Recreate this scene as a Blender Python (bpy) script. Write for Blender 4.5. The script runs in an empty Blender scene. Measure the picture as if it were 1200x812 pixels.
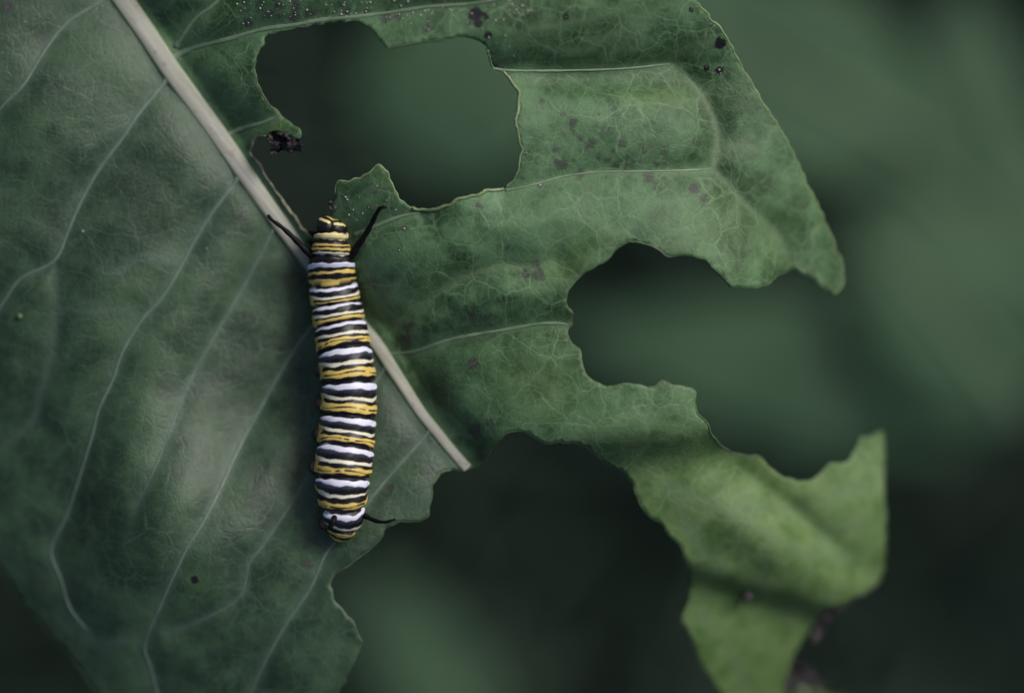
import bpy, bmesh, math, random
import numpy as np
from mathutils import Vector, Matrix, geometry, noise as mnoise

R = math.radians
random.seed(7)
rng = np.random.default_rng(7)
sc = bpy.context.scene
sc.unit_settings.system = 'METRIC'
sc.unit_settings.scale_length = 0.01          # one unit is one centimetre

# ------------------------------------------------------------------ camera
CAM = 33.333                                   # camera height above the leaf plane, cm
cam = bpy.data.cameras.new('camera')
cam.lens, cam.sensor_width = 100.0, 36.0
cam.clip_start, cam.clip_end = 0.5, 5000.0
cam.dof.use_dof = True
cam.dof.focus_distance = CAM - 0.50
cam.dof.aperture_fstop = 0.046                 # entrance pupil of 2 cm in these units (f/5)
cam.dof.aperture_blades = 0
camo = bpy.data.objects.new('camera', cam)
sc.collection.objects.link(camo)
camo.location = (0, 0, CAM)
sc.camera = camo

# ------------------------------------------------------------------ light
SUN_EL, SUN_AZ = R(42), R(40)                  # azimuth counted from +x towards +y
sdir = Vector((math.cos(SUN_EL)*math.cos(SUN_AZ), math.cos(SUN_EL)*math.sin(SUN_AZ), math.sin(SUN_EL)))
world = bpy.data.worlds.new('World'); sc.world = world; world.use_nodes = True
wn = world.node_tree; wn.nodes.clear()
sky = wn.nodes.new('ShaderNodeTexSky'); sky.sky_type = 'NISHITA'; sky.sun_disc = False
sky.sun_elevation = SUN_EL; sky.sun_rotation = math.atan2(sdir.x, sdir.y)
sky.dust_density = 4.0; sky.air_density = 0.8
bgn = wn.nodes.new('ShaderNodeBackground'); bgn.inputs['Strength'].default_value = 0.055
wo = wn.nodes.new('ShaderNodeOutputWorld')
wn.links.new(sky.outputs[0], bgn.inputs[0]); wn.links.new(bgn.outputs[0], wo.inputs[0])
sun = bpy.data.lights.new('sun', 'SUN'); sun.energy = 1.5; sun.angle = R(20); sun.color = (1.0, 0.99, 0.975)
suno = bpy.data.objects.new('sun', sun); sc.collection.objects.link(suno)
suno.rotation_euler = sdir.to_track_quat('Z', 'Y').to_euler(); suno.location = sdir*60

sc.view_settings.view_transform = 'Standard'; sc.view_settings.look = 'None'
sc.view_settings.exposure = 0.72; sc.view_settings.gamma = 1.0
sc.cycles.use_denoising = True
sc.cycles.max_bounces = 6

# ------------------------------------------------------------------ helpers
def PX(px, py, z=0.0):
    """a point at height z that the photograph shows at pixel (px, py)"""
    k = (CAM - z)/CAM
    return Vector(((px-600)/100*k, (406-py)/100*k, z))
def PXA(px, py, z):
    k = (CAM - z)/CAM
    return np.stack([(px-600)/100*k, (406-py)/100*k, z], axis=-1)
def link(o, parent=None):
    sc.collection.objects.link(o)
    if parent is not None: o.parent = parent
    return o
def tag(o, label=None, cat=None, group=None, kind=None):
    if label: o['label'] = label
    if cat: o['category'] = cat
    if group: o['group'] = group
    if kind: o['kind'] = kind
    return o
def empty(name, loc=(0, 0, 0)):
    o = bpy.data.objects.new(name, None); o.empty_display_size = 0.5
    o.location = loc
    return link(o)
def mesh_obj(name, verts, faces, mat, parent=None, smooth=True):
    me = bpy.data.meshes.new(name)
    me.from_pydata([tuple(v) for v in verts], [], [tuple(f) for f in faces])
    me.update()
    if smooth: me.polygons.foreach_set('use_smooth', np.ones(len(me.polygons), dtype=bool))
    me.materials.append(mat)
    o = bpy.data.objects.new(name, me)
    link(o)
    if parent is not None:
        o.parent = parent
        o.matrix_parent_inverse = Matrix.Translation(-parent.location) if parent.parent is None else Matrix.Identity(4)
    return o
def fattr(o, name, vals):
    a = o.data.attributes.new(name, 'FLOAT', 'POINT'); a.data.foreach_set('value', np.asarray(vals, dtype=np.float32))
def cattr(o, name, cols):
    a = o.data.color_attributes.new(name, 'FLOAT_COLOR', 'POINT')
    c = np.ones((len(cols), 4), dtype=np.float32); c[:, :3] = cols
    a.data.foreach_set('color', c.ravel())
def catmull(pts, step=3.0, closed=False):
    """resample a polyline of tuples as a smooth curve"""
    P = np.array(pts, dtype=float); n = len(P); out = []
    for i in range(n if closed else n-1):
        if closed: p0, p1, p2, p3 = P[(i-1) % n], P[i], P[(i+1) % n], P[(i+2) % n]
        else: p0, p1, p2, p3 = P[max(i-1, 0)], P[i], P[i+1], P[min(i+2, n-1)]
        k = max(1, int(np.hypot(*(p2-p1)[:2])/step))
        for j in range(k):
            t = j/k
            out.append(0.5*((2*p1)+(-p0+p2)*t+(2*p0-5*p1+4*p2-p3)*t*t+(-p0+3*p1-3*p2+p3)*t**3))
    if not closed: out.append(P[-1])
    return np.array(out)
def tube(points, radii, nseg=8, flat=1.0, up=None, caps=True):
    """verts and faces of a tapering tube through 3-D points; flat squashes it along `up`"""
    pts = [Vector(p) for p in points]; n = len(pts); V = []; F = []
    for i, p in enumerate(pts):
        t = (pts[min(i+1, n-1)]-pts[max(i-1, 0)]).normalized()
        u = Vector(up) if up is not None else Vector((0, 0, 1))
        if abs(t.dot(u)) > 0.98: u = Vector((0, 1, 0))
        a = t.cross(u).normalized(); b = a.cross(t).normalized()
        for k in range(nseg):
            th = 2*math.pi*k/nseg
            V.append(p + a*math.cos(th)*radii[i] + b*math.sin(th)*radii[i]*flat)
    for i in range(n-1):
        for k in range(nseg):
            F.append((i*nseg+k, i*nseg+(k+1) % nseg, (i+1)*nseg+(k+1) % nseg, (i+1)*nseg+k))
    if caps:
        F.append(tuple(range(nseg-1, -1, -1))); F.append(tuple((n-1)*nseg+k for k in range(nseg)))
    return V, F
def wavy(x, y, seed, freqs=((.011, 1.0), (.023, .6), (.047, .35), (.09, .18))):
    r = np.random.default_rng(seed); z = np.zeros_like(x, dtype=float)
    for f, a in freqs:
        for _ in range(4):
            th = r.uniform(0, math.pi*2); ph = r.uniform(0, 6.28)
            z += a*0.5*np.sin((x*math.cos(th)+y*math.sin(th))*f*r.uniform(.7, 1.4)+ph)
    return z
def sig(x): return 1/(1+np.exp(-np.clip(x, -40, 40)))

# ------------------------------------------------------------------ materials
class NT:
    def __init__(s, name):
        s.m = bpy.data.materials.new(name); s.m.use_nodes = True
        s.t = s.m.node_tree; s.b = s.t.nodes['Principled BSDF']
    def n(s, typ, **kw):
        nd = s.t.nodes.new(typ)
        for k, v in kw.items():
            if k.startswith('i_'): nd.inputs[k[2:]].default_value = v
            else: setattr(nd, k, v)
        return nd
    def l(s, a, b): s.t.links.new(a, b)
    def val(s, x, inp):
        if hasattr(x, 'is_linked') or hasattr(x, 'links'): s.l(x, inp)
        else: inp.default_value = x
    def math(s, op, a, b=0.0, clamp=False):
        nd = s.n('ShaderNodeMath', operation=op, use_clamp=clamp)
        s.val(a, nd.inputs[0]); s.val(b, nd.inputs[1]); return nd.outputs[0]
    def mix(s, f, a, b, blend='MIX'):
        nd = s.n('ShaderNodeMix', data_type='RGBA', blend_type=blend)
        s.val(f, nd.inputs[0]); s.val(a, nd.inputs[6]); s.val(b, nd.inputs[7]); return nd.outputs[2]
    def ramp(s, x, lo, hi, a=0.0, b=1.0):
        nd = s.n('ShaderNodeMapRange', interpolation_type='SMOOTHSTEP')
        s.val(x, nd.inputs[0]); nd.inputs[1].default_value = lo; nd.inputs[2].default_value = hi
        nd.inputs[3].default_value = a; nd.inputs[4].default_value = b; return nd.outputs[0]
    def noise(s, scale, detail=4, rough=.55, vec=None):
        nd = s.n('ShaderNodeTexNoise'); nd.inputs['Scale'].default_value = scale
        nd.inputs['Detail'].default_value = detail; nd.inputs['Roughness'].default_value = rough
        if vec is not None: s.l(vec, nd.inputs['Vector'])
        return nd
    def attr(s, name): return s.n('ShaderNodeAttribute', attribute_name=name)
    def coord(s): return s.n('ShaderNodeTexCoord').outputs['Object']
def c4(r, g, b): return (r, g, b, 1.0)

def simple_mat(name, col, col2=None, rough=.5, scale=6.0, bump=0.15, spec=.5, dist=.02):
    k = NT(name); co = k.coord(); n1 = k.noise(scale, 5, .6, co)
    k.l(k.mix(k.ramp(n1.outputs['Fac'], .3, .7), c4(*col), c4(*(col2 or [c*.6 for c in col]))), k.b.inputs['Base Color'])
    k.b.inputs['Roughness'].default_value = rough; k.b.inputs['Specular IOR Level'].default_value = spec
    if bump:
        n2 = k.noise(scale*4, 4, .6, co); bp = k.n('ShaderNodeBump'); bp.inputs['Strength'].default_value = bump
        bp.inputs['Distance'].default_value = dist
        k.l(n2.outputs['Fac'], bp.inputs['Height']); k.l(bp.outputs[0], k.b.inputs['Normal'])
    return k.m

def leaf_mat():
    k = NT('milkweed_blade'); co = k.coord()
    warp = k.noise(1.6, 3, .6, co)
    wv = k.n('ShaderNodeMixRGB', blend_type='LINEAR_LIGHT'); wv.inputs[0].default_value = .16
    k.l(co, wv.inputs[1]); k.l(warp.outputs['Color'], wv.inputs[2]); wc = wv.outputs[0]
    big = k.noise(.55, 4, .55, co).outputs['Fac']
    med = k.noise(3.2, 5, .6, co).outputs['Fac']
    fin = k.noise(34, 5, .75, co).outputs['Fac']
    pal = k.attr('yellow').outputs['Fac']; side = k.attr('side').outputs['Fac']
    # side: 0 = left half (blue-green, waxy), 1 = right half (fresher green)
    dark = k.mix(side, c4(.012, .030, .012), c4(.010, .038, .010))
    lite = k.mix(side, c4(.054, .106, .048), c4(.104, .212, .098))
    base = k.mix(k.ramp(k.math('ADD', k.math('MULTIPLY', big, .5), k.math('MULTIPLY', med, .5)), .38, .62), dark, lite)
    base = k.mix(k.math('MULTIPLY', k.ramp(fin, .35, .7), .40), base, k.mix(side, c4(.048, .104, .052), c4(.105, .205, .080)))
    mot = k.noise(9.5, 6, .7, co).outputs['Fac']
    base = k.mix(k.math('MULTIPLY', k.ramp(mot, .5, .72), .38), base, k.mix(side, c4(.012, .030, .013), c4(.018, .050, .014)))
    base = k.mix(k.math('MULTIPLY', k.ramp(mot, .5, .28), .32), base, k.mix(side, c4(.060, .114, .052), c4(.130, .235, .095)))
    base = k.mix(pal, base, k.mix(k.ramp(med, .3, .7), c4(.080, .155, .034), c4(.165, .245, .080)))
    # net of small veins
    v1 = k.n('ShaderNodeTexVoronoi', feature='DISTANCE_TO_EDGE'); v1.inputs['Scale'].default_value = 2.3; k.l(wc, v1.inputs['Vector'])
    v2 = k.n('ShaderNodeTexVoronoi', feature='DISTANCE_TO_EDGE'); v2.inputs['Scale'].default_value = 6.5; k.l(wc, v2.inputs['Vector'])
    e1 = k.ramp(v1.outputs['Distance'], .004, .036, 1, 0); e2 = k.ramp(v2.outputs['Distance'], .01, .085, 1, 0)
    show = k.ramp(k.noise(.9, 3, .5, co).outputs['Fac'], .28, .60)
    net = k.math('MULTIPLY', k.math('ADD', k.math('MULTIPLY', e1, .72), k.math('MULTIPLY', e2, .42), True), show)
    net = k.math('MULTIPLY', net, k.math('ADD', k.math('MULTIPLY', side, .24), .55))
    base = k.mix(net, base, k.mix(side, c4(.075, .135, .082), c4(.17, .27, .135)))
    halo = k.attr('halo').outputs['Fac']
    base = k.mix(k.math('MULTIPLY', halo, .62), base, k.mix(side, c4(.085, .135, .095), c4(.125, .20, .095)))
    # purple-brown blemishes
    sp = k.math('ADD', k.attr('spot').outputs['Fac'], k.math('MULTIPLY', k.math('SUBTRACT', k.noise(15, 5, .75, co).outputs['Fac'], .5), 1.7))
    sf = k.math('MULTIPLY', k.ramp(sp, .30, .72), k.ramp(k.attr('spot').outputs['Fac'], .02, .2))
    base = k.mix(k.math('MULTIPLY', sf, .66), base, k.mix(k.ramp(fin, .4, .65), c4(.030, .021, .026), c4(.088, .066, .080)))
    bk = k.math('ADD', k.attr('black').outputs['Fac'], k.math('MULTIPLY', k.math('SUBTRACT', k.noise(18, 5, .7, co).outputs['Fac'], .5), 1.0))
    base = k.mix(k.math('MULTIPLY', k.ramp(bk, .35, .65), k.ramp(k.attr('black').outputs['Fac'], .02, .2)), base, c4(.008, .007, .009))
    k.l(base, k.b.inputs['Base Color'])
    k.l(k.math('ADD', k.ramp(med, .2, .8, .38, .52), k.math('MULTIPLY', side, .06)), k.b.inputs['Roughness'])
    k.l(k.math('SUBTRACT', .60, k.math('MULTIPLY', side, .18)), k.b.inputs['Specular IOR Level'])
    h = k.math('ADD', k.math('MULTIPLY', e1, -.09), k.math('MULTIPLY', e2, -.07))
    h = k.math('ADD', h, k.math('MULTIPLY', fin, .45)); h = k.math('ADD', h, k.math('MULTIPLY', med, 1.2))
    bp = k.n('ShaderNodeBump'); bp.inputs['Strength'].default_value = .65; bp.inputs['Distance'].default_value = .024
    k.l(h, bp.inputs['Height']); k.l(bp.outputs[0], k.b.inputs['Normal'])
    # a little light comes through the blade
    tr = k.n('ShaderNodeBsdfTranslucent'); k.l(k.mix(.5, base, c4(.06, .13, .02)), tr.inputs['Color'])
    mx = k.n('ShaderNodeMixShader'); mx.inputs[0].default_value = .18
    out = k.t.nodes['Material Output']
    k.l(k.b.outputs[0], mx.inputs[1]); k.l(tr.outputs[0], mx.inputs[2]); k.l(mx.outputs[0], out.inputs['Surface'])
    return k.m

def midrib_mat():
    k = NT('midrib_skin'); co = k.coord()
    mp = k.n('ShaderNodeMapping'); mp.inputs['Rotation'].default_value = (0, 0, R(-52.5)); mp.vector_type = 'TEXTURE'; mp.inputs['Scale'].default_value = (2.2, .16, 1)
    k.l(co, mp.inputs['Vector'])
    n1 = k.noise(3.0, 5, .6, mp.outputs[0]).outputs['Fac']; n2 = k.noise(9, 5, .6, co).outputs['Fac']
    b = k.mix(k.ramp(n1, .3, .7), c4(.33, .32, .26), c4(.47, .46, .39))
    edge = k.attr('edge').outputs['Fac']
    b = k.mix(k.math('MULTIPLY', edge, .85), b, c4(.105, .15, .06))
    b = k.mix(k.math('MULTIPLY', k.ramp(n2, .54, .72), .6), b, c4(.24, .19, .17))
    k.l(b, k.b.inputs['Base Color']); k.b.inputs['Roughness'].default_value = .5
    k.b.inputs['Subsurface Weight'].default_value = .1; k.b.inputs['Subsurface Radius'].default_value = (.05, .05, .03)
    bp = k.n('ShaderNodeBump'); bp.inputs['Strength'].default_value = .4; bp.inputs['Distance'].default_value = .012
    k.l(n1, bp.inputs['Height']); k.l(bp.outputs[0], k.b.inputs['Normal'])
    return k.m

def caterpillar_mat():
    k = NT('caterpillar_skin'); co = k.coord()
    ca = k.attr('stripe').outputs['Color']
    n1 = k.noise(20, 4, .6, co).outputs['Fac']
    k.l(k.mix(k.math('MULTIPLY', k.ramp(n1, .45, .8), .16), ca, k.mix(.5, ca, c4(.22, .17, .09))), k.b.inputs['Base Color'])
    k.b.inputs['Roughness'].default_value = .42; k.b.inputs['Specular IOR Level'].default_value = .38
    k.b.inputs['Subsurface Weight'].default_value = .06; k.b.inputs['Subsurface Radius'].default_value = (.03, .03, .02)
    bp = k.n('ShaderNodeBump'); bp.inputs['Strength'].default_value = .4; bp.inputs['Distance'].default_value = .010
    mpc = k.n('ShaderNodeMapping'); mpc.inputs['Scale'].default_value = (.55, 1.6, 1); k.l(co, mpc.inputs['Vector'])
    k.l(k.noise(19, 5, .65, mpc.outputs[0]).outputs['Fac'], bp.inputs['Height']); k.l(bp.outputs[0], k.b.inputs['Normal'])
    return k.m

M_LEAF = leaf_mat(); M_MID = midrib_mat(); M_CAT = caterpillar_mat()
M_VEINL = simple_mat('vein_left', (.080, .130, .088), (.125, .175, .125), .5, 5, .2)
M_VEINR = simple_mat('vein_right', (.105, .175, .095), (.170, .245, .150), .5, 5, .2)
M_RIM = simple_mat('chewed_rim', (.090, .135, .055), (.035, .062, .025), .55, 9, .3)
M_RIMB = simple_mat('pale_chewed_rim', (.230, .290, .140), (.110, .160, .065), .5, 9, .3)
M_VEINF = simple_mat('fine_vein', (.075, .130, .062), (.125, .190, .100), .5, 5, .2)
M_DRY = simple_mat('dried_edge', (.30, .28, .20), (.05, .055, .03), .3, 12, .6)
M_NECRO = simple_mat('necrotic_leaf', (.010, .008, .010), (.085, .066, .070), .42, 7, .8, .5, .05)
M_SPECK = simple_mat('pale_speck', (.46, .42, .38), (.33, .24, .24), .5, 30, 0)
M_BLACK = simple_mat('filament_skin', (.003, .003, .004), (.006, .005, .006), .5, 12, .2, .12)

# ------------------------------------------------------------------ the leaf, traced outline
OUT = [(813,0),(850,42),(874,88),(902,133),(930,182),(955,235),(970,268),(981,295),(987,318),(985,338),(977,344),(967,340),(955,328),
 (940,320),(927,316),(913,322),(900,332),(887,336),(863,338),(850,330),(838,318),(829,309),(820,304),(807,300),(785,300),(773,294),
 (760,288),(748,283),(733,285),(722,292),(713,302),(698,312),(683,320),(672,332),(663,347),(665,358),(671,368),(671,380),(666,388),
 (669,400),(678,408),(683,422),(687,438),(697,446),(712,452),(723,451),(735,448),(748,451),(763,453),(777,447),(788,452),(807,453),
 (814,457),(815,475),(818,487),(828,497),(838,513),(851,528),(873,534),(888,534),(897,541),(908,552),(921,560),(935,564),(950,563),
 (961,554),(972,544),(987,542),(998,535),(1005,522),(1009,514),(1023,511),(1035,505),(1037,513),(1036,560),(1037,600),(1036,640),
 (1035,665),(1031,680),(1016,693),(1000,701),(983,710),(960,718),(951,733),(945,747),(932,765),(927,780),(918,806),(914,850),(905,900),
 (890,935),(878,900),(860,850),(842,806),(820,773),(809,742),(798,724),(807,700),(809,668),(803,652),(795,638),(776,615),
 (756,602),(748,588),(741,565),(727,551),(709,542),(695,530),(681,520),(657,518),(639,519),(629,513),(618,507),(601,505),(587,513),
 (578,523),(566,538),(556,549),(543,551),(529,551),(515,555),(507,567),(504,588),(502,602),(496,609),(483,611),(463,611),(452,618),
 (447,630),(433,645),(420,652),(403,667),(392,675),(387,683),(388,692),(392,704),(404,720),(415,730),(420,744),(423,754),(418,768),
 (408,790),(398,812),(380,860),(345,905),(300,940),(250,940),(200,910),(150,858),(110,807),(91,780),(70,754),(47,731),(21,697),(0,663),
 (-60,570),(-130,450),(-190,310),(-230,150),(-240,-10),(-215,-150),(-150,-255),(-75,-310),(-20,-345),(80,-385),(220,-390),(380,-350),
 (540,-280),(680,-170),(760,-75)]
HOLE = [(315,40),(310,45),(309,51),(303,58),(301,68),(298,80),(300,92),(304,103),(308,113),(314,121),(321,127),(327,133),(333,139),
 (341,145),(349,149),(352,156),(350,163),(344,162),(332,158),(320,158),(312,160),(304,160),(297,164),(293,171),(294,179),(299,188),(307,200),
 (315,212),(324,225),(333,238),(341,249),(350,261),(359,271),(368,277),(380,274),(387,262),(389,251),(388,241),(391,234),(393,227),
 (393,220),(397,213),(410,212),(421,209),(431,203),(443,193),(453,202),(458,214),(463,225),(471,235),(483,244),(491,247),(510,245),
 (523,240),(540,233),(557,229),(573,223),(590,221),(598,213),(605,205),(608,192),(611,175),(608,160),(605,147),(604,138),(607,130),
 (608,117),(604,103),(598,93),(592,86),(583,82),(577,77),(574,67),(572,58),(567,52),(555,46),(540,43),(525,45),(513,49),(498,50),
 (473,53),(453,56),(445,45),(437,35),(428,28),(412,24),(395,25),(373,28),(360,31),(347,33),(328,37)]
MID = [(-70,-300,31),(-10,-215,29),(40,-148,27.5),(95,-70,26),(145,0,25),(173,41,24.5),(201,83,24),(230,122,23),(258,161,22.5),(287,203,22),(319,248,21),(372,319,18.5),
 (436,396,16),(462,435,14.5),(492,481,13),(512,506,12.5),(528,526,12.5),(548,549,12)]
VEINS = {  # name: (side, points, width0, width1)
 'L0':(0,[(138,-8),(100,13),(73,33),(50,63),(27,100),(0,128),(-40,180),(-90,260)],6,3),
 'L1':(0,[(195,94),(163,133),(140,166),(113,203),(90,246),(80,270),(63,306),(23,328),(0,360),(-40,410)],6.5,3.5),
 'L1b':(0,[(63,306),(66,333),(66,366),(61,416),(50,456),(40,490),(13,516),(-10,530)],4,2.5),
 'L2':(0,[(279,209),(248,250),(229,280),(213,310),(189,350),(166,375),(143,413),(133,443),(116,479),(108,510),(94,556),(78,604),(60,644),(72,680),(82,712),(104,740)],6,2.5),
 'L3':(0,[(322,265),(311,287),(283,340),(246,403),(219,453),(198,508),(180,552),(160,592)],5,1.6),
 'L4':(0,[(400,342),(359,392),(332,430),(299,489),(280,524),(260,568),(240,608),(218,644),(192,700),(170,754),(176,780),(184,812),(190,860)],6.5,3),
 'L5':(0,[(452,430),(400,505),(360,560),(332,604),(304,644),(292,660),(280,700),(232,728),(200,738)],4.5,1.6),
 'L6':(0,[(506,502),(450,565),(408,618),(382,648),(364,688),(332,736),(304,788),(292,820),(275,880)],5,3.2),
 'Lx':(0,[(172,754),(150,750),(116,753),(104,740)],2.5,2),
 'Ly':(0,[(166,374),(150,365),(128,364),(100,365),(70,362)],2.6,1.2),
 'Lz':(0,[(213,310),(190,303),(165,303),(140,318)],2.4,1.2),
 'R0':(1,[(206,56),(209,50),(229,22),(256,0),(300,-60),(360,-140)],5,3.5),
 'R00':(1,[(120,-40),(160,-110),(220,-200),(270,-280)],6,3),
 'R1':(1,[(203,68),(225,57),(270,45),(310,34),(347,29),(373,24),(413,20),(456,15),(503,8),(562,3),(620,-12),(690,-40)],7.5,3),
 'R2':(1,[(262,160),(285,150),(310,143),(329,134)],7,5),
 'R2b':(1,[(577,80),(600,83),(650,83),(700,82),(740,80),(786,75)],4,2.6),
 'R2e':(1,[(786,75),(808,93),(830,124),(839,151),(839,173),(835,198)],3.0,2.4),
 'R2c':(1,[(786,75),(795,62),(813,53),(845,48)],2.4,1.4),
 'R2d':(1,[(839,171),(858,172),(875,171),(896,178)],2.6,1.6),
 'R3':(1,[(415,275),(440,265),(465,255),(491,249)],6,5),
 'R3b':(1,[(592,223),(610,220),(635,214),(660,207),(700,202),(750,201),(800,200),(835,198)],3.6,2.6),
 'R3h':(1,[(835,198),(850,212),(865,230),(890,255),(910,275),(922,300),(927,314)],3.2,3),
 'R3c':(1,[(866,232),(852,262),(826,276),(798,285)],3.2,1.8),
 'R3e':(1,[(606,222),(611,240),(613,254),(606,268)],2.8,1.4),
 'R3f':(1,[(683,204),(687,225),(685,246),(672,262),(662,276)],2.6,1.4),
 'R3g':(1,[(646,214),(648,232),(642,252)],2.0,1.2),
 'R4':(1,[(462,384),(482,366),(517,340),(545,325),(568,316),(589,311),(615,312),(650,306)],2.6,2.2),
 'R5':(1,[(444,417),(458,415),(489,411),(517,401),(545,394),(594,386),(636,379),(666,380)],5,5),
 'R6':(1,[(675,516),(720,505),(745,497),(770,487),(785,476)],1.6,1.2),
 'S1':(1,[(772,566),(800,575),(850,598),(905,630),(950,648),(1000,655)],2.6,2.0),
 'S2':(1,[(850,598),(880,590),(915,596),(960,590),(1000,570)],2.4,1.6),
 'S3':(1,[(905,630),(900,660),(885,685)],2.4,1.6),
 'S4':(1,[(790,568),(800,600),(820,640),(845,668)],2.4,1.6),
 'S5':(1,[(950,648),(975,625),(1010,612)],2.2,1.5),
 'S6':(1,[(820,720),(850,750),(870,790),(880,830)],3.0,2.0),
 'Ra':(1,[(620,36),(660,30),(700,22),(730,8),(745,-10)],2.0,1.4),
 'Rb':(1,[(600,40),(640,55),(680,60),(716,44),(740,30),(760,14)],1.8,1.2),
 'Rc':(1,[(700,80),(724,58),(750,34),(770,10)],1.8,1.2),
}
SPOTS = [ # x, y, radius, strength : purple-brown blemishes
 (671,144,9,1),(679,162,7,.9),(671,155,6,.7),(693,168,10,1),(729,168,9,1),(702,186,7,.8),(658,193,10,1),(631,217,7,.8),(680,204,9,.9),
 (720,195,9,.8),(760,206,10,1.1),(777,180,6,.8),(755,177,8,.7),(813,222,9,1.1),(826,233,8,.9),(629,321,9,.9),(618,321,7,.8),(686,97,5,.9),
 (635,118,6,.8),(618,180,6,.7),(627,190,7,.7),(562,242,8,1),(633,217,6,.7),(628,310,9,.9),(616,321,9,1),(633,323,10,1),(563,323,6,.7),
 (555,370,8,1),(567,374,7,.9),(592,394,6,.9),(578,394,7,.8),(554,425,10,1.2),(480,383,10,.8),(477,397,11,.9),(594,291,8,.7),(474,268,7,.9),
 (468,293,4,1),(531,273,5,.8),(535,430,6,.6),(558,505,13,1),(575,495,8,.7),(284,255,8,1.2),(202,653,5,1),(456,572,7,.8),(360,660,8,.9),(47,685,10,.8),
 (290,27,9,1),(316,15,8,.9),(345,20,10,1),(347,8,9,1),(364,16,8,1),(326,7,8,.9),(407,14,8,.9),(430,15,7,.9),(453,20,12,1),(467,20,9,.9),
 (500,34,8,.9),(482,28,6,.8),(502,25,6,.8),(310,19,6,.7),(442,202,9,.5),(440,224,9,.7),(432,243,7,.6),(405,234,7,.6),(458,245,6,.8),
 (52,57,9,.8),(10,8,10,1),(130,172,7,.5),(700,110,5,.6),(662,20,5,.7),(600,30,6,.8),(606,14,5,.7),(583,80,8,1)]
_r = random.Random(21)
SPOTS += [(_r.gauss(700, 42), _r.gauss(175, 24), _r.uniform(3, 6.5), _r.uniform(.5, .9)) for _ in range(60)]
SPOTS += [(_r.uniform(270, 620), _r.uniform(-4, 24), _r.uniform(2.5, 6), _r.uniform(.5, 1)) for _ in range(45)]
SPOTS += [(_r.uniform(400, 480), _r.uniform(215, 262), _r.uniform(2.5, 5), _r.uniform(.5, .8)) for _ in range(14)]
BLACKS = [(557,17,12,1.1),(560,28,9,.9),(572,42,8,.9),(549,28,5,.8),(844,51,10,1.1),(843,83,7,1.1),(828,80,6,1),(810,12,5,1),(663,20,6,1),(228,679,6,1.5),
 (568,20,9,.8),(620,18,4,.7)]
SPECKS = [(294,21),(291,27),(285,28),(316,14),(310,19),(325,11),(346,18),(364,17),(407,14),(400,13),(429,14),(431,17),(453,20),(457,21),(465,17),
 (468,17),(472,22),(466,22),(482,28),(502,25),(498,33),(502,35),(531,18),(502,12),(506,16),(484,15),(548,27),(553,32),(571,25),(573,44),(581,24),
 (590,23),(597,12),(605,12),(608,15),(598,18),(619,13),(623,12),(592,42),(582,51),(597,55),(602,66),(447,214),(442,218),(421,231),(407,234),
 (405,231),(453,235),(414,246),(409,252),(432,243),(418,258),(425,250),(441,241),(464,246),(474,268),(468,293),(617,179),(633,217),(843,82),(845,86),
 (828,79),(810,12),(663,20),(188,116),(158,62),(184,14),(186,22),(286,245),(262,206),(29,26),(97,271),(242,291),(202,653),(3,62),(600,5),(618,8)]

SPECKS += [(round(_r.uniform(275, 625)), round(_r.uniform(-2, 22))) for _ in range(60)]
SN = np.array([0.79, -0.61]); ST = np.array([0.61, 0.79])
def midrib_line(n=3.0): return catmull(MID, n)
MIDP = midrib_line()
VP = {k: catmull([(p[0], p[1]) for p in v[1]], 3.0) for k, v in VEINS.items()}
QUILT = ['L0','L1','L1b','L2','L3','L4','L5','L6','R0','R00','R1','R2','R2b','R2e','R3','R3b','R3h','R4','R5']
QP = {s: np.concatenate([VP[k] for k in QUILT if VEINS[k][0] == s]) for s in (0, 1)}
def mind(x, y, pts, chunk=4000):
    out = np.empty(len(x))
    for i in range(0, len(x), chunk):
        dx = x[i:i+chunk, None]-pts[None, :, 0]; dy = y[i:i+chunk, None]-pts[None, :, 1]
        out[i:i+chunk] = np.sqrt((dx*dx+dy*dy).min(axis=1))
    return out
def signed_mid(x, y, chunk=4000):
    """signed distance to the midrib, right half positive"""
    out = np.empty(len(x)); P = MIDP[:, :2]
    for i in range(0, len(x), chunk):
        dx = x[i:i+chunk, None]-P[None, :, 0]; dy = y[i:i+chunk, None]-P[None, :, 1]
        d2 = dx*dx+dy*dy; j = d2.argmin(axis=1)
        r = np.arange(len(j)); out[i:i+chunk] = np.sqrt(d2[r, j])*np.sign(dx[r, j]*SN[0]+dy[r, j]*SN[1])
    return out
def g2(x, y, cx, cy, sx, sy, ang=0.0):
    c, s = math.cos(R(ang)), math.sin(R(ang)); u = (x-cx)*c+(y-cy)*s; v = -(x-cx)*s+(y-cy)*c
    return np.exp(-(u/sx)**2-(v/sy)**2)
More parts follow.
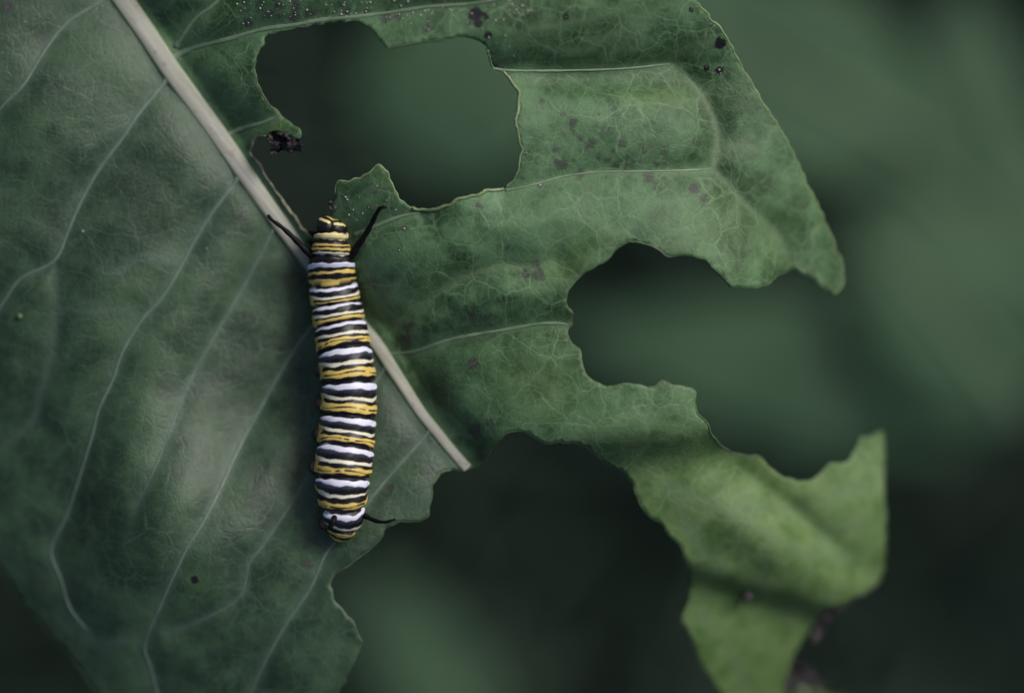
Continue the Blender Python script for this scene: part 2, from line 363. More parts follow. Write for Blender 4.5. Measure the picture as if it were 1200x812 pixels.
def leaf_z(x, y):
    x = np.atleast_1d(np.asarray(x, float)); y = np.atleast_1d(np.asarray(y, float))
    s = signed_mid(x, y); t = (x-199)*ST[0]+(y-83)*ST[1]
    rt = sig(s/6)
    sp = np.maximum(s, 0); sm = np.maximum(-s, 0)
    zr = 0.66*(1-np.exp(-np.maximum(sp-20, 0)/75)) - (.15+1.05*sig((y-150)/60))*(np.maximum(x-700, 0)/290)**2*sig((500-y)/40) - .5*(np.maximum(sp-250, 0)/300)**2
    zl = 0.10*(1-np.exp(-np.maximum(sm-16, 0)/40)) - 0.95*(np.maximum(sm-130, 0)/350)**2
    z = zr*rt + zl*(1-rt)
    z -= 0.85*(np.maximum(t-560, 0)/330)**2 + .6*(np.maximum(-t-20, 0)/400)**2
    dq = np.where(s > 0, mind(x, y, QP[1]), mind(x, y, QP[0])); dq = np.sqrt(dq*dq+36)-6
    off_mid = 1-np.exp(-(s/30)**2)
    z += off_mid*(rt*0.20*(1-np.exp(-dq/24)) + (1-rt)*0.085*(1-np.exp(-dq/20)))
    # the right-hand strip turns down over its crease and folds again lower down
    strip = sig((x-640)/18)*sig((y-430)/14)
    z -= strip*(0.62*sig((y-524+.10*(x-780))/9))
    z -= strip*(0.38*sig((y-(690+.30*(x-870)))/6))*sig((990-x)/12)
    z += strip*0.22*g2(x, y, 905, 640, 90, 30, 35) - strip*.12*g2(x, y, 930, 600, 90, 14, 40)
    # broad swellings between the veins of the left half
    for cx, cy, sx, sy, ang, gx, gy in ((245, 530, 185, 105, 118, .50, .38), (70, 640, 95, 60, 60, .22, .16), (235, 165, 70, 36, 50, .12, .10), (640, 195, 60, 60, 0, .05, .12), (300, 470, 80, 40, 118, -.12, -.08)):
        z += (-gx*(x-cx)+gy*(y-cy))/100*g2(x, y, cx, cy, sx, sy, ang)
    # fold under the upper right vein, and the dip above it
    z -= .13*g2(x, y, 700, 97, 120, 16, 0)*rt
    z += rt*.50*np.clip((74-y)/100, 0, 1.4)*sig((x-500)/60)
    z += .035*wavy(x, y, 11)*(.25+.75*off_mid)
    return z

def in_poly(x, y, poly):
    inside = np.zeros(len(x), bool); n = len(poly); j = n-1
    for i in range(n):
        xi, yi = poly[i]; xj, yj = poly[j]
        if yi != yj:
            cnd = ((yi > y) != (yj > y)) & (x < (xj-xi)*(y-yi)/(yj-yi)+xi); inside ^= cnd
        j = i
    return inside
def chew(pts, seed, amp=.55):
    """tiny irregularity of a bitten edge"""
    r = np.random.default_rng(seed); n = len(pts); d = r.normal(0, 1, n); d = (d+np.roll(d, 1)+np.roll(d, -1))/1.7
    tan = np.roll(pts, -1, 0)-np.roll(pts, 1, 0); nn = np.stack([-tan[:, 1], tan[:, 0]], 1)/np.maximum(np.hypot(tan[:, 0], tan[:, 1]), 1e-6)[:, None]
    return pts+nn*d[:, None]*amp
outb = chew(catmull(OUT, 3.0, True), 3, .8); holeb = chew(catmull(HOLE, 2.4, True), 4, .75)

def build_blade(parent):
    xs, ys = [], []
    for (x0, x1, y0, y1, st) in ((-260, 1060, -400, 960, 13.0), (-24, 1050, -20, 835, 3.9)):
        gx, gy = np.meshgrid(np.arange(x0, x1, st), np.arange(y0, y1, st*.87))
        gx = gx + (np.arange(gx.shape[0]) % 2)[:, None]*st*.5
        gx = gx.ravel()+rng.uniform(-.18, .18, gx.size)*st; gy = gy.ravel()+rng.uniform(-.18, .18, gy.size)*st
        if st > 5:
            keep = (gx < -26) | (gx > 1052) | (gy < -22) | (gy > 838); gx, gy = gx[keep], gy[keep]
        xs.append(gx); ys.append(gy)
    gx = np.concatenate(xs); gy = np.concatenate(ys)
    ins = in_poly(gx, gy, outb) & ~in_poly(gx, gy, holeb); gx, gy = gx[ins], gy[ins]
    bd = np.concatenate([outb, holeb]); far = mind(gx, gy, bd) > 2.4; gx, gy = gx[far], gy[far]
    allp = np.concatenate([bd, np.stack([gx, gy], 1)])
    n1, n2 = len(outb), len(holeb)
    edges = [(i, (i+1) % n1) for i in range(n1)] + [(n1+i, n1+(i+1) % n2) for i in range(n2)]
    res = geometry.delaunay_2d_cdt([Vector((p[0], p[1])) for p in allp], edges, [], 0, 1e-4, False)
    v2 = np.array([(v.x, v.y) for v in res[0]]); fc = np.array(res[2])
    cen = v2[fc].mean(axis=1); ok = in_poly(cen[:, 0], cen[:, 1], outb) & ~in_poly(cen[:, 0], cen[:, 1], holeb); fc = fc[ok]
    x, y = v2[:, 0], v2[:, 1]; z = leaf_z(x, y); P = PXA(x, y, z)
    a, b, c = P[fc[0]]
    if np.cross(b-a, c-a)[2] < 0: fc = fc[:, ::-1]
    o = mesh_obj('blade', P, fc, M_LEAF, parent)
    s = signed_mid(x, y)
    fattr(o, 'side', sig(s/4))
    allv = np.concatenate([VP[k] for k in VEINS]); dv = mind(x, y, allv); halo = .55*np.exp(-(dv/8.0)**2)+.45*np.exp(-(dv/3.6)**2)
    halo = np.maximum(halo, np.exp(-(np.abs(s)/16.0)**2)*.5); fattr(o, 'halo', halo)
    yel = sig((x-700)/40)*sig((y-500)/22)*.9
    yel = np.maximum(yel, .55*g2(x, y, 675, 300, 50, 24, -35)); yel = np.maximum(yel, .45*g2(x, y, 640, 450, 60, 50))
    yel = np.maximum(yel, .45*g2(x, y, 770, 115, 45, 14)); yel = np.maximum(yel, 1.0*g2(x, y, 918, 758, 20, 16))
    yel = np.maximum(yel, .35*g2(x, y, 228, 679, 12, 12)); yel = np.maximum(yel, .8*g2(x, y, 396, 226, 5, 12)); yel = np.maximum(yel, .5*g2(x, y, 450, 205, 8, 8))
    yel = np.maximum(yel, .6*g2(x, y, 325, 150, 14, 7)); yel = np.maximum(yel, .22*g2(x, y, 860, 270, 90, 60))
    fattr(o, 'yellow', np.clip(yel, 0, 1))
    for nm, lst in (('spot', SPOTS), ('black', BLACKS)):
        v = np.zeros(len(x))
        for (cx, cy, r, a_) in lst:
            v = np.maximum(v, a_*np.clip(1.15-np.hypot(x-cx, y-cy)/r, 0, 1))
        fattr(o, nm, v)
    so = o.modifiers.new('thickness', 'SOLIDIFY'); so.thickness = .028; so.offset = -1
    return o

def ribbon(points, sidept, mat, name, parent, hgt=.45, nseg=10, lift=.0, edge_attr=False):
    """a raised vein that lies on the blade; points = px, py, width px"""
    x, y, w = points[:, 0], points[:, 1], points[:, 2]
    z = leaf_z(x, y)
    k = 1 if w.max() < 2.8 else 5 if len(z) > 12 else 1
    zz = np.convolve(np.pad(z, k//2, mode='edge'), np.ones(k)/k, mode='valid')
    pts = [PX(x[i], y[i], zz[i]+lift) for i in range(len(x))]
    V, F = tube(pts, [wi/200.0 for wi in w], nseg, hgt)
    o = mesh_obj(name, V, F, mat, parent)
    if edge_attr:
        e = np.array([abs(math.cos(2*math.pi*k_/nseg))**2.6 for k_ in range(nseg)]); fattr(o, 'edge', np.tile(e, len(x)))
    return o

leaf = empty('milkweed_leaf', PX(-70, -300, -.3))
tag(leaf, 'large chewed green milkweed leaf with pale midrib carrying the striped caterpillar', 'leaf')
blade = build_blade(leaf)
ribbon(MIDP, 0, M_MID, 'midrib', leaf, .26, 16, .012, True)
for k, (sd, pts, w0, w1) in VEINS.items():
    if w0 < (3.3 if sd else 4.4): continue                 # the finest veins are only a paler line in the blade
    p = VP[k]; n = len(p); w = np.linspace(w0, w1, n)*(1+.16*np.sin(np.arange(n)*.37+len(pts))+.08*np.sin(np.arange(n)*1.1))
    w[-5:] *= np.linspace(.9, .25, 5)
    if w0 > 4.4: w[:6] *= np.linspace(1.9, 1.0, 6)
    if k in ('L3', 'L5', 'R4', 'R2c', 'R3d', 'R3e', 'R3f', 'R3g', 'Ly', 'Lz'): w[-n//3:] *= np.linspace(1, .35, len(w[-n//3:]))
    ribbon(np.column_stack([p, w*(.66 if sd == 0 else .70)]), sd, (M_VEINL if sd == 0 else M_VEINR) if w0 > 3.3 else M_VEINF if sd else M_VEINL, 'side_vein', leaf, .34 if sd == 0 else .22, 10, .007 if sd == 0 else .006 if w0 > 3.3 else .003)

def rim(pts, name, mat, r0, r1, seed, parent, drop=.010):
    x, y = pts[:, 0], pts[:, 1]; z = leaf_z(x, y); r = np.random.default_rng(seed)
    rr = r0+(r1-r0)*(.5+.5*np.clip(wavy(x, y, seed, ((.03, .8), (.08, .8))), -1, 1))
    V, F = tube([PX(x[i], y[i], z[i]-drop) for i in range(len(x))], rr*.72, 6, 1.0)
    return mesh_obj(name, V, F, mat, parent)
def between(poly, a, b):
    i = int(np.argmin(np.hypot(poly[:, 0]-a[0], poly[:, 1]-a[1]))); j = int(np.argmin(np.hypot(poly[:, 0]-b[0], poly[:, 1]-b[1])))
    return poly[i:j+1] if i <= j else np.concatenate([poly[i:], poly[:j+1]])
rim(between(outb, (760, -75), (977, 344)), 'leaf_margin', M_RIMB, .012, .022, 1, leaf)
rim(between(outb, (967, 340), (1035, 505)), 'chewed_edge', M_RIM, .008, .020, 2, leaf)
rim(between(outb, (1037, 513), (1000, 701)), 'leaf_margin', M_RIM, .018, .028, 3, leaf)
rim(between(outb, (842, 806), (556, 549)), 'chewed_edge', M_RIM, .010, .018, 5, leaf)
rim(between(outb, (529, 551), (423, 754)), 'chewed_edge', M_RIM, .010, .020, 6, leaf)
rim(between(outb, (300, 940), (-130, 450)), 'leaf_margin', M_RIM, .010, .016, 7, leaf)
rim(between(holeb, (393, 227), (483, 244)), 'chewed_edge', M_RIMB, .008, .022, 8, leaf)
rim(between(holeb, (483, 244), (590, 221)), 'chewed_edge', M_RIMB, .022, .032, 9, leaf, -.004)
rim(between(holeb, (592, 220), (572, 58)), 'chewed_edge', M_RIMB, .010, .030, 10, leaf)
rim(between(holeb, (567, 52), (315, 40)), 'chewed_edge', M_RIM, .008, .018, 11, leaf)
rim(between(holeb, (310, 45), (333, 139)), 'chewed_edge', M_RIM, .008, .016, 12, leaf)
rim(between(holeb, (312, 160), (359, 271)), 'dried_edge', M_DRY, .010, .026, 13, leaf, .0)

def crumple(name, outline, zoff, amp, seed, parent, mat, nr=7):
    """a withered scrap: a closed crumpled patch with its own thickness"""
    b = catmull(outline, 2.5, True); c = b.mean(axis=0); n = len(b); V = []; F = []
    zc = float(leaf_z([c[0]], [c[1]])[0])+zoff
    for top in (1, -1):
        for i in range(nr+1):
            f = i/nr
            for j in range(n):
                p = c+(b[j]-c)*max(f, .02)
                q = mnoise.noise(Vector((p[0]*.11+seed, p[1]*.11, seed*1.7)))*amp+mnoise.noise(Vector((p[0]*.3, p[1]*.3+seed, 3)))*amp*.5
                V.append(PX(p[0], p[1], zc+q+top*.014*(1-f**3)))
    m = (nr+1)*n
    for s_, o_ in ((0, 0), (1, m)):
        for i in range(nr):
            for j in range(n):
                f = (o_+i*n+j, o_+i*n+(j+1) % n, o_+(i+1)*n+(j+1) % n, o_+(i+1)*n+j); F.append(f if s_ else f[::-1])
    for j in range(n): F.append((nr*n+j, nr*n+(j+1) % n, m+nr*n+(j+1) % n, m+nr*n+j))
    return mesh_obj(name, V, F, mat, parent)
crumple('withered_flap', [(315,156),(324,153),(334,155),(345,157),(352,162),(351,166),(355,171),(352,174),(353,178),(346,177),(341,180),(333,176),(326,179),(319,181),(315,178),(318,171),(314,164)], -.01, .20, 2.3, leaf, M_NECRO)
crumple('withered_scrap', [(958,716),(975,712),(990,704),(1003,699),(990,712),(975,722),(966,738),(956,752),(949,750),(955,735)], -.10, .12, 5.1, leaf, M_NECRO)
crumple('withered_scrap', [(933,776),(945,780),(958,792),(972,800),(960,806),(942,803),(925,806),(918,800)], -.05, .14, 8.2, leaf, M_NECRO)
crumple('curled_tip', [(915,818),(932,802),(946,797),(960,803),(982,812),(1000,824),(985,850),(950,860),(920,850)], -.35, .12, 3.4, leaf, M_RIM)
crumple('withered_scrap', [(868,690),(876,690),(882,697),(880,704),(872,705),(867,698)], .06, .06, 6.6, leaf, M_NECRO)
crumple('withered_scrap', [(384,236),(390,234),(396,237),(395,243),(389,248),(385,244)], .0, .05, 1.2, leaf, M_NECRO)

# small pale specks sitting on the blemishes
bm = bmesh.new(); sx = np.array(SPECKS, float); sz = leaf_z(sx[:, 0], sx[:, 1])
for (px, py), z in zip(SPECKS, sz):
    r = random.uniform(.005, .013); mm = Matrix.Translation(PX(px, py, z+.004)) @ Matrix.Diagonal((r*random.uniform(.8, 1.3), r, r*.6, 1))
    bmesh.ops.create_icosphere(bm, subdivisions=1, radius=1.0, matrix=mm)
me = bpy.data.meshes.new('speckles'); bm.to_mesh(me); bm.free(); me.materials.append(M_SPECK)
o = link(bpy.data.objects.new('speckles', me)); o.parent = leaf; o.matrix_parent_inverse = Matrix.Translation(-leaf.location); o['kind'] = 'stuff'
# pale round egg-like dot near the left border
V, F = tube([PX(23, 371, leaf_z([23], [371])[0]+q) for q in (0, .02, .035, .042)], [.042, .038, .024, .004], 10)
mesh_obj('pale_dot', V, F, M_RIM, leaf)
# stalk of the leaf and the stem it grows from, beyond the frame
V, F = tube([PX(-40, -258, leaf_z([-40], [-258])[0]-.02), PX(-80, -312, -.5), PX(-115, -355, -.75), PX(-150, -385, -1.2)], [.135, .16, .17, .2], 12)
mesh_obj('petiole', V, F, M_MID, leaf)
M_STEM = simple_mat('stem_skin', (.05, .10, .045), (.08, .12, .06), .5, 3, .3)
sp0 = PX(-160, -395, -1.2)
V, F = tube([(sp0.x-.4, sp0.y+.3, -60), (sp0.x-.3, sp0.y+.1, -30), (sp0.x, sp0.y, -1.2), (sp0.x+.2, sp0.y+.2, 6)], [.5, .42, .33, .22], 12)
mesh_obj('stem', V, F, M_STEM, leaf)

# ------------------------------------------------------------------ the caterpillar
AX = [(388,272),(388,276),(388,290),(388,305),(389,320),(392,345),(396,370),(401,395),(405,420),(408,445),(409,470),(407.5,495),(405,520),
      (402.5,545),(401,570),(401.5,590),(402,605),(400,618),(397,630),(396,634)]
HW = [(272,15),(273,18),(275,20),(285,21.5),(295,23.5),(303,26),(310,27.5),(325,28.5),(345,29.5),(370,31),(395,32.5),(420,33),(445,33.3),(470,33.5),
      (500,34),(525,34.5),(548,34.5),(570,32),(588,28.8),(600,26.0),(610,22.5),(620,17.5),(627,12),(631,8),(634,2.5)]
K, W, C_, Y, P_ = 0, 1, 2, 3, 4        # black, white, cream, yellow, pale yellow
BANDS = [(274,P_),(281.5,K),(286.5,Y),(289,K),(290.8,Y),(294,K),(296.3,C_),(299.3,K),(308.5,W),(314.5,K),(317.8,Y),(322.2,K),
 (327.6,Y),(331.2,K),(334.3,W),(339.3,K),(346.3,C_),(350.3,K),(352,Y),(355.2,K),(358.3,W),(363.2,K),(369.8,C_),(373.4,K),(374.8,Y),(379.4,K),
 (382.3,W),(387.8,K),(394.8,C_),(398.6,K),(401.2,Y),(408.6,K),(414.5,W),(421.2,K),(428.8,C_),(432.8,K),(436.2,Y),(445.2,K),(452.2,W),(459.3,K),
 (467.6,C_),(471.8,K),(475.2,Y),(485.2,K),(492,W),(499.6,K),(508,C_),(511.8,K),(515,Y),(522.4,K),(526.8,W),(534,K),(542.8,C_),(546.6,K),(549.8,Y),
 (556.8,K),(562.3,W),(568.8,K),(576.8,C_),(580.4,K),(585,Y),(591.8,K),(596.2,W),(602,K),(609,C_),(614,K),(618.8,Y),(624,K),(627,Y),(631.3,K)]
INS = {0: 0, 1: .45, 2: .15, 3: .45, 4: .5}
FOLDS = [282, 300, 332.5, 357, 381, 412, 449.5, 489, 525, 560, 595, 616]
COL = np.array([(.003,.003,.006), (.67,.67,.78), (.66,.63,.48), (.62,.455,.115), (.74,.64,.30)])

def build_caterpillar():
    root = empty('monarch_caterpillar', PX(402, 450, leaf_z([402], [450])[0]))
    tag(root, 'yellow white and black striped caterpillar resting across the pale midrib of the leaf', 'caterpillar')
    ax = catmull(AX, .45); ay = ax[:, 1]; axx = ax[:, 0]
    hw = np.interp(ay, [h[0] for h in HW], [h[1] for h in HW])/100*.945
    fy = np.array(FOLDS)
    dfold = np.abs(ay[:, None]-fy[None, :]).min(axis=1)
    edges = np.array([b[0]+(INS[b[1]] if b[1] != K else -INS[BANDS[max(i-1, 0)][1]])*(1 if b[0] > 340 else .7 if b[0] > 300 else .35) for i, b in enumerate(BANDS)], float)
    # body sits on the blade: floor height along the axis, smoothed
    base = leaf_z(axx, ay); kk = 161
    base = np.convolve(np.pad(base, kk//2, mode='edge'), np.ones(kk)/kk, mode='valid')
    base = np.maximum(base, base.mean()-.15)
    zc = base+hw*.93+.035
    zc[ay < 285] -= ((285-ay[ay < 285])/25)**2*.05
    pts = PXA(axx, ay, zc); N = len(pts); T = 96
    zs = np.convolve(np.pad(zc, 60, mode='edge'), np.ones(121)/121, mode='valid'); zs[:130] = zs[130]; tp = pts.copy(); tp[:, 2] = zs
    tan = np.gradient(tp, axis=0); tan /= np.linalg.norm(tan, axis=1)[:, None]
    th = np.arange(T)/T*2*np.pi                       # 0 = dorsal (up), +90 = image right
    side = np.cross(np.array([0, 0, 1.0])[None, :], tan); side /= np.linalg.norm(side, axis=1)[:, None]; side = -side
    side[side[:, 0] < 0] *= -1
    upv = np.cross(tan, side); upv[upv[:, 2] < 0] *= -1
    TH, YY = np.meshgrid(th, ay); sgn = np.where(np.sin(TH) >= 0, 1, -1)
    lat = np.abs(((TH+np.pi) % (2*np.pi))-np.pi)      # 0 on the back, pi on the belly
    latp = np.abs(((TH-.34+np.pi) % (2*np.pi))-np.pi)   # the same for the pattern: the animal is rolled a little to the right
    # pattern: band edges that waver round the body
    r = np.random.default_rng(5); off = np.zeros((len(edges), T))
    for i in range(len(edges)):
        bw = min(edges[min(i+1, len(edges)-1)]-edges[i] if i < len(edges)-1 else 2, 6)
        off[i] = .16*bw*np.sin(2*th+r.uniform(0, 6.28))*r.uniform(.3, 1)+.10*bw*np.sin(5*th+r.uniform(0, 6.28))+.07*bw*np.sin(11*th+r.uniform(0, 6.28))
        seg = .9*np.sin(th*3+.8*i//8)
        off[i] += .25*seg
        if edges[i] > 320 and edges[i] < 606:          # on the flank the cream and yellow lines part and leave a dark loop at the fold
            e = np.clip(latp[0]-.78, 0, 1.0); pv = BANDS[i-1][1]; me_ = BANDS[i][1]
            off[i] += (-2.0*(1-np.cos(latp[0]))-e*(6.5 if me_ == C_ else 5.5 if (me_ == K and pv == C_) else 1.5 if me_ == Y else -1.5 if (me_ == K and pv == Y) else 1.0 if me_ == W else 3.0))*(1 if edges[i] > 405 else .5)
    idx = np.zeros((N, T), int)
    for i in range(len(edges)): idx += (YY >= edges[i]+off[i][None, :])
    lut = np.array([K]+[b[1] for b in BANDS]); kind = lut[idx]
    col = COL[kind].copy()
    # broken dark thread along the middle of each broad yellow band
    st = np.concatenate([[0], edges, [700]]); lo = st[idx]; hi = st[idx+1]; mid = (lo+hi)/2+.9*np.sin(TH*4+lo)
    thread = (kind == Y) & (hi-lo > 5.4) & (np.abs(YY-mid) < .85+.40*np.sin(TH*5+lo*2)) & (np.sin(TH*3+lo*1.3)+.4*np.sin(TH*17+lo) > -.95)
    col[thread] = (.05, .03, .012)
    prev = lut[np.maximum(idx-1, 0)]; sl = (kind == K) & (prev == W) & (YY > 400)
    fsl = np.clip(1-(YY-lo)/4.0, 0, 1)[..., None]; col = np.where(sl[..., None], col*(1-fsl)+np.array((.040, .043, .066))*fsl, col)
    # flanks: a yellow margin ties the bands of a segment together
    flank = (latp > 1.42+.1*np.sin(YY*.7)) & (latp < 2.3)
    tone = ((kind == C_) | (kind == Y) | ((kind == K) & (hi-lo < 4.6)))
    m = flank & tone & (YY > 318) & (YY < 612); col[m] = (.60, .42, .11)
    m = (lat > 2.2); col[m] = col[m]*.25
    # black blotches on the hind shield
    for (bx, by, rr) in ((392, 611, 3.2), (388, 618, 2.6), (390, 606, 2.2)):
        X2 = pts[:, 0][:, None]+np.sin(TH)*hw[:, None]
        d = np.hypot((X2*100+600-bx), (YY-by)); col[d < rr] = (.006, .006, .008)
    # soft edges
    for _ in range(1): col = (col+np.roll(col, 1, 0)*.35+np.roll(col, -1, 0)*.35)/1.7
    # relief: deep folds between segments, a shallow ring at each band
    fold = np.exp(-(dfold/2.0)**2)*.024
    bulge = .012*np.sin(np.clip(dfold/18, 0, 1)*np.pi)
    ringe = np.zeros((N, T)); ringe[(kind == K)] = -.003; ringe[kind == W] = .002
    for _ in range(6): ringe = (ringe+np.roll(ringe, 1, 0)+np.roll(ringe, -1, 0))/3
    rad = hw[:, None]*(1+0*TH)-fold[:, None]*(1+1.5*np.clip(latp-.8, 0, 1))+bulge[:, None]+ringe
    rad += .005*np.sin(TH*6+YY*.21)*np.sin(YY*.13+TH)+.0015*np.sin(TH*13+YY*.5)
    rad *= np.where(lat > 2.1, .90, 1.0)
    rad = np.maximum(rad, .008)
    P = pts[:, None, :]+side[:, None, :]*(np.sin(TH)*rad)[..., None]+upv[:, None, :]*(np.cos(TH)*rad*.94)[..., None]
    V = P.reshape(-1, 3); a = np.arange(N-1)[:, None]*T; b = np.arange(T)[None, :]; b2 = (b+1) % T
    F = np.stack([a+b, a+b2, a+T+b2, a+T+b], -1).reshape(-1, 4)
    F = [tuple(f) for f in F[:, ::-1]]
    F.append(tuple(range(T))); F.append(tuple(range((N-1)*T+T-1, (N-1)*T-1, -1)))
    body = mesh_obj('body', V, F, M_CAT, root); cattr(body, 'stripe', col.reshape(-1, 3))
    bmx = bmesh.new(); bmx.from_mesh(body.data); bmesh.ops.recalc_face_normals(bmx, faces=bmx.faces); bmx.to_mesh(body.data); bmx.free()
    zat = lambda yy: float(np.interp(yy, ay, zc)); hat = lambda yy: float(np.interp(yy, ay, hw))
    # head: two rounded black lobes, yellow arcs above them
    nu, nv = 72, 48; HV = []; HC = []
    hz = zat(270)-.02; tilt = R(-14); ct, s_t = math.cos(tilt), math.sin(tilt)
    for i in range(nv+1):
        v = math.pi*i/nv
        for j in range(nu):
            u = 2*math.pi*j/nu
            n3 = Vector((math.sin(v)*math.cos(u), math.sin(v)*math.sin(u), math.cos(v)))
            lob = 1-.13*math.exp(-(n3.x/.16)**2)
            p = Vector((n3.x*.195*lob, n3.y*.140*lob, n3.z*.165*lob))
            q = n3.y-.22*n3.x*n3.x            # towards the mouth
            c = (.005, .005, .007)
            if .30 < q < .52 and abs(n3.x) > .10: c = (.70, .62, .26)
            if .74 < q < .90: c = (.62, .50, .16)
            if q < -.75: c = (.70, .64, .36)
            HC.append(c)
            x2, y2 = p.x*ct-p.y*s_t, p.x*s_t+p.y*ct
            cc = PX(388.5, 267.5, hz); HV.append((cc.x+x2, cc.y+y2, cc.z+p.z))
    HF = [(i*nu+j, i*nu+(j+1) % nu, (i+1)*nu+(j+1) % nu, (i+1)*nu+j) for i in range(nv) for j in range(nu)]
    head = mesh_obj('head', HV, HF, M_CAT, root); cattr(head, 'stripe', np.array(HC))
    bmx = bmesh.new(); bmx.from_mesh(head.data); bmesh.ops.remove_doubles(bmx, verts=bmx.verts, dist=1e-5); bmesh.ops.recalc_face_normals(bmx, faces=bmx.faces); bmx.to_mesh(head.data); bmx.free()
    # mouth parts and short feelers
    for (x1, y1) in ((380, 256.5), (397, 259)):
        V, F = tube([PX(x1, y1+4, hz+.02), PX(x1-1, y1, hz), PX(x1-1.5, y1-3, hz-.03)], [.018, .014, .008], 8); mesh_obj('antenna', V, F, M_BLACK, root)
    # long soft filaments
    def filament(path, r0, r1, name='tentacle'):
        p = catmull([tuple(q) for q in path], 1.5); n = len(p)
        rr = [(r0+(r1-r0)*(i/(n-1))**.8)*(1.0+.10*math.sin(i*.7)) for i in range(n)]; rr[-1] *= .6
        V, F = tube([PX(a_[0], a_[1], a_[2]) for a_ in p], rr, 12); return mesh_obj(name, V, F, M_BLACK, root)
    zt = zat(303)+.06
    filament([(370,305,zt-.04),(362,297,zt),(352,287,zt+.04),(342,277,zt+.07),(331,267,zt+.09),(320,259,zt+.10),(315.5,254.5,zt+.10),(314.5,251.5,zt+.10)], .048, .018)
    filament([(404,306,zt-.04),(412,299,zt),(419,288,zt+.05),(427,277,zt+.13),(434,265,zt+.20),(440,253,zt+.30),(444,246,zt+.35),(448,243,zt+.38),(453,243.5,zt+.38)], .051, .019)
    zr = zat(604)+.06
    filament([(424,603,zr-.03),(429,605,zr+.02),(436,608.5,zr+.08),(444,611,zr+.13),(452,611.5,zr+.16),(458,610,zr+.17),(463.5,608,zr+.17)], .034, .014)
    filament([(392,606,zr+.16),(391,610,zr+.21),(389,615,zr+.22),(386.5,620,zr+.22)], .034, .02)
    # jointed legs behind the head, fleshy prolegs further back
    for yy in (276, 287, 296):
        for s_ in (-1, 1):
            cx = float(np.interp(yy, ay, axx)); h = hat(yy)*100; zg = float(leaf_z([cx+s_*h], [yy])[0])
            V, F = tube([PX(cx+s_*h*.55, yy, zat(yy)-.08), PX(cx+s_*(h+3), yy-2, zat(yy)-.12), PX(cx+s_*(h+6), yy-4, (zat(yy)+zg)/2-.05), PX(cx+s_*(h+4), yy-6, zg+.01)], [.035, .03, .022, .006], 8)
            mesh_obj('leg', V, F, M_BLACK, root)
    for yy in (432, 471, 508, 546, 612):
        for s_ in (-1, 1):
            cx = float(np.interp(yy, ay, axx)); h = hat(yy)*100; zg = float(leaf_z([cx+s_*h*.7], [yy])[0])
            V, F = tube([PX(cx+s_*h*.55, yy, zat(yy)-.10), PX(cx+s_*h*(.90 if s_ < 0 else .78), yy, zat(yy)-.16), PX(cx+s_*h*(1.0 if s_ < 0 else .82), yy+.5, zg+.10), PX(cx+s_*h*(1.0 if s_ < 0 else .82), yy+1, zg+.005)], [.10, .085, .07, .085], 12)
            mesh_obj('proleg', V, F, M_PRO, root)
    return root
M_PRO = simple_mat('proleg_skin', (.012, .011, .012), (.20, .13, .09), .45, 7, .3)
build_caterpillar()

# ------------------------------------------------------------------ the ground and the plants below
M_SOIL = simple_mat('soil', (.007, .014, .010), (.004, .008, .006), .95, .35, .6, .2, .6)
g = 1500.0; nn = 40; V = []; F = []
for j in range(nn+1):
    for i in range(nn+1):
        x = (i/nn*2-1); y = (j/nn*2-1); x = math.copysign(abs(x)**2.2, x)*g; y = math.copysign(abs(y)**2.2, y)*g
        V.append((x, y, -60+1.2*mnoise.noise(Vector((x*.03, y*.03, 0)))))
for j in range(nn):
    for i in range(nn): F.append((j*(nn+1)+i, j*(nn+1)+i+1, (j+1)*(nn+1)+i+1, (j+1)*(nn+1)+i))
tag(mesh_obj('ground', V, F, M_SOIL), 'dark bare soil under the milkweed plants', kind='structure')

def bg_mat(name, a, b):
    k = NT(name); co = k.coord(); n1 = k.noise(.35, 4, .5, co).outputs['Fac']
    base = k.mix(k.ramp(n1, .35, .65), c4(*a), c4(*b)); k.l(base, k.b.inputs['Base Color'])
    k.b.inputs['Roughness'].default_value = .6; k.b.inputs['Specular IOR Level'].default_value = .25
    tr = k.n('ShaderNodeBsdfTranslucent'); k.l(base, tr.inputs['Color'])
    mx = k.n('ShaderNodeMixShader'); mx.inputs[0].default_value = .25
    k.l(k.b.outputs[0], mx.inputs[1]); k.l(tr.outputs[0], mx.inputs[2]); k.l(mx.outputs[0], k.t.nodes['Material Output'].inputs['Surface'])
    return k.m
M_BG = bg_mat('lower_foliage', (.042, .094, .048), (.074, .142, .074))
M_BGV = simple_mat('lower_midrib', (.09, .15, .08), (.07, .12, .06), .5, 1, 0)

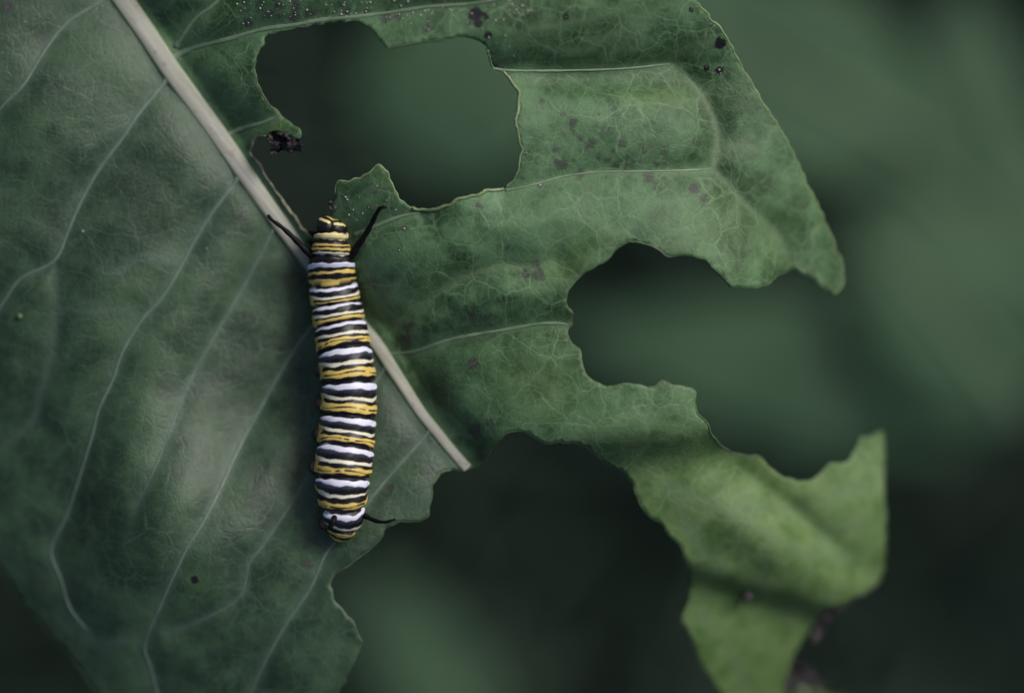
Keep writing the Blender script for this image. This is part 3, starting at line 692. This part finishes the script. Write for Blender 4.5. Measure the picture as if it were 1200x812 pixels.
def bg_leaf(root, base, az, length, width, pitch, droop, seed):
    """an oval leaf growing from `base`; az degrees, pitch degrees up, droop = fall of the tip in cm"""
    nu, nv = 26, 11; d = Vector((math.cos(R(az)), math.sin(R(az)), 0)); s = Vector((-d.y, d.x, 0)); V = []; F = []; mp = []
    for i in range(nu+1):
        u = i/nu; wdt = width*.5*(math.sin(math.pi*min(1, u**.8*.97+.03))**.75)*(1 if u < .98 else .6)
        c = Vector(base)+d*length*u+Vector((0, 0, math.tan(R(pitch))*length*u-droop*u*u)); mp.append(c)
        for j in range(nv+1):
            v = j/nv*2-1
            rip = .25*mnoise.noise(Vector((u*5+seed, v*2, seed)))+.12*math.sin(u*26+abs(v)*3)*abs(v)
            V.append(c+s*wdt*v+Vector((0, 0, abs(v)*wdt*.22-(v*v)*wdt*.22+rip*.5)))
    for i in range(nu):
        for j in range(nv): a = i*(nv+1)+j; F.append((a, a+nv+1, a+nv+2, a+1))
    o = mesh_obj('leaf', V, F, M_BG, root)
    V, F = tube([Vector(root.location)*0+p+Vector((0, 0, .05)) for p in mp[:-1]], [.16*(1-i/len(mp))+.03 for i in range(len(mp)-1)], 6)
    m = mesh_obj('midrib', V, F, M_BGV); m.parent = o; m.matrix_parent_inverse = o.matrix_world.inverted() if False else Matrix.Identity(4)
    return o
def bg_plant(label, px, py, ztop, leaves):
    p = PX(px, py, ztop); root = empty('milkweed_plant', (0, 0, 0))
    tag(root, label, 'plant', 'blurred plants beneath the leaf')
    V, F = tube([(p.x+.8, p.y-.5, -60.5), (p.x+.3, p.y-.2, (ztop-60)/2), (p.x, p.y, ztop)], [.5, .42, .28], 10)
    mesh_obj('stem', V, F, M_STEM, root)
    for i, (dz, az, L, w, pitch, droop) in enumerate(leaves):
        f = -dz; b = Vector((p.x, p.y, ztop+dz)); bg_leaf(root, b, az, L, w, pitch, droop, px*.01+i*3.3)
    return root
bg_plant('blurred pale green plant at the upper right beyond the leaf edge', 1070, 165, -25,
         [(0, 150, 6.2, 3.9, 6, .6), (-3, -40, 5.5, 2.6, 5, 1)])
bg_plant('blurred green plant seen through the hole near the caterpillar head', 650, 75, -26,
         [(0, 192, 4.4, 4.2, 6, .8), (-.5, 20, 5, 3.4, 8, 1)])
bg_plant('blurred green plant at the right border below the upper notch', 1200, 480, -26,
         [(0, 128, 5.6, 3.8, 8, .6), (-.5, 170, 9.8, 3.2, 2, 1), (-3, 95, 9.5, 3.6, 6, 1)])
bg_plant('blurred grey green plant below the caterpillar tail', 560, 895, -33,
         [(0, 119, 5.6, 2.3, 4, .5), (-.5, 290, 8, 4, 8, 1)])
# low grass on the ground, far out of focus
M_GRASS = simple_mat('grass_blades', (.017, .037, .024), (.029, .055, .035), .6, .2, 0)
gv, gf = [], []
r = random.Random(3)
for i in range(9000):
    a_ = r.uniform(0, 6.283); d_ = 48*math.sqrt(r.random()); x, y = d_*math.cos(a_), d_*math.sin(a_); h = r.uniform(5, 15); t_ = r.uniform(0, 6.283); w = r.uniform(.15, .34)
    lx, ly = math.cos(t_)*h*r.uniform(.3, .9), math.sin(t_)*h*r.uniform(.3, .9); nx, ny = -math.sin(t_)*w, math.cos(t_)*w; b0 = len(gv)
    gv += [(x-nx, y-ny, -61), (x+nx, y+ny, -61), (x+lx*.35+nx*.8, y+ly*.35+ny*.8, -61+h*.7), (x+lx*.35-nx*.8, y+ly*.35-ny*.8, -61+h*.7), (x+lx, y+ly, -61+h)]
    gf += [(b0, b0+1, b0+2, b0+3), (b0+3, b0+2, b0+4)]
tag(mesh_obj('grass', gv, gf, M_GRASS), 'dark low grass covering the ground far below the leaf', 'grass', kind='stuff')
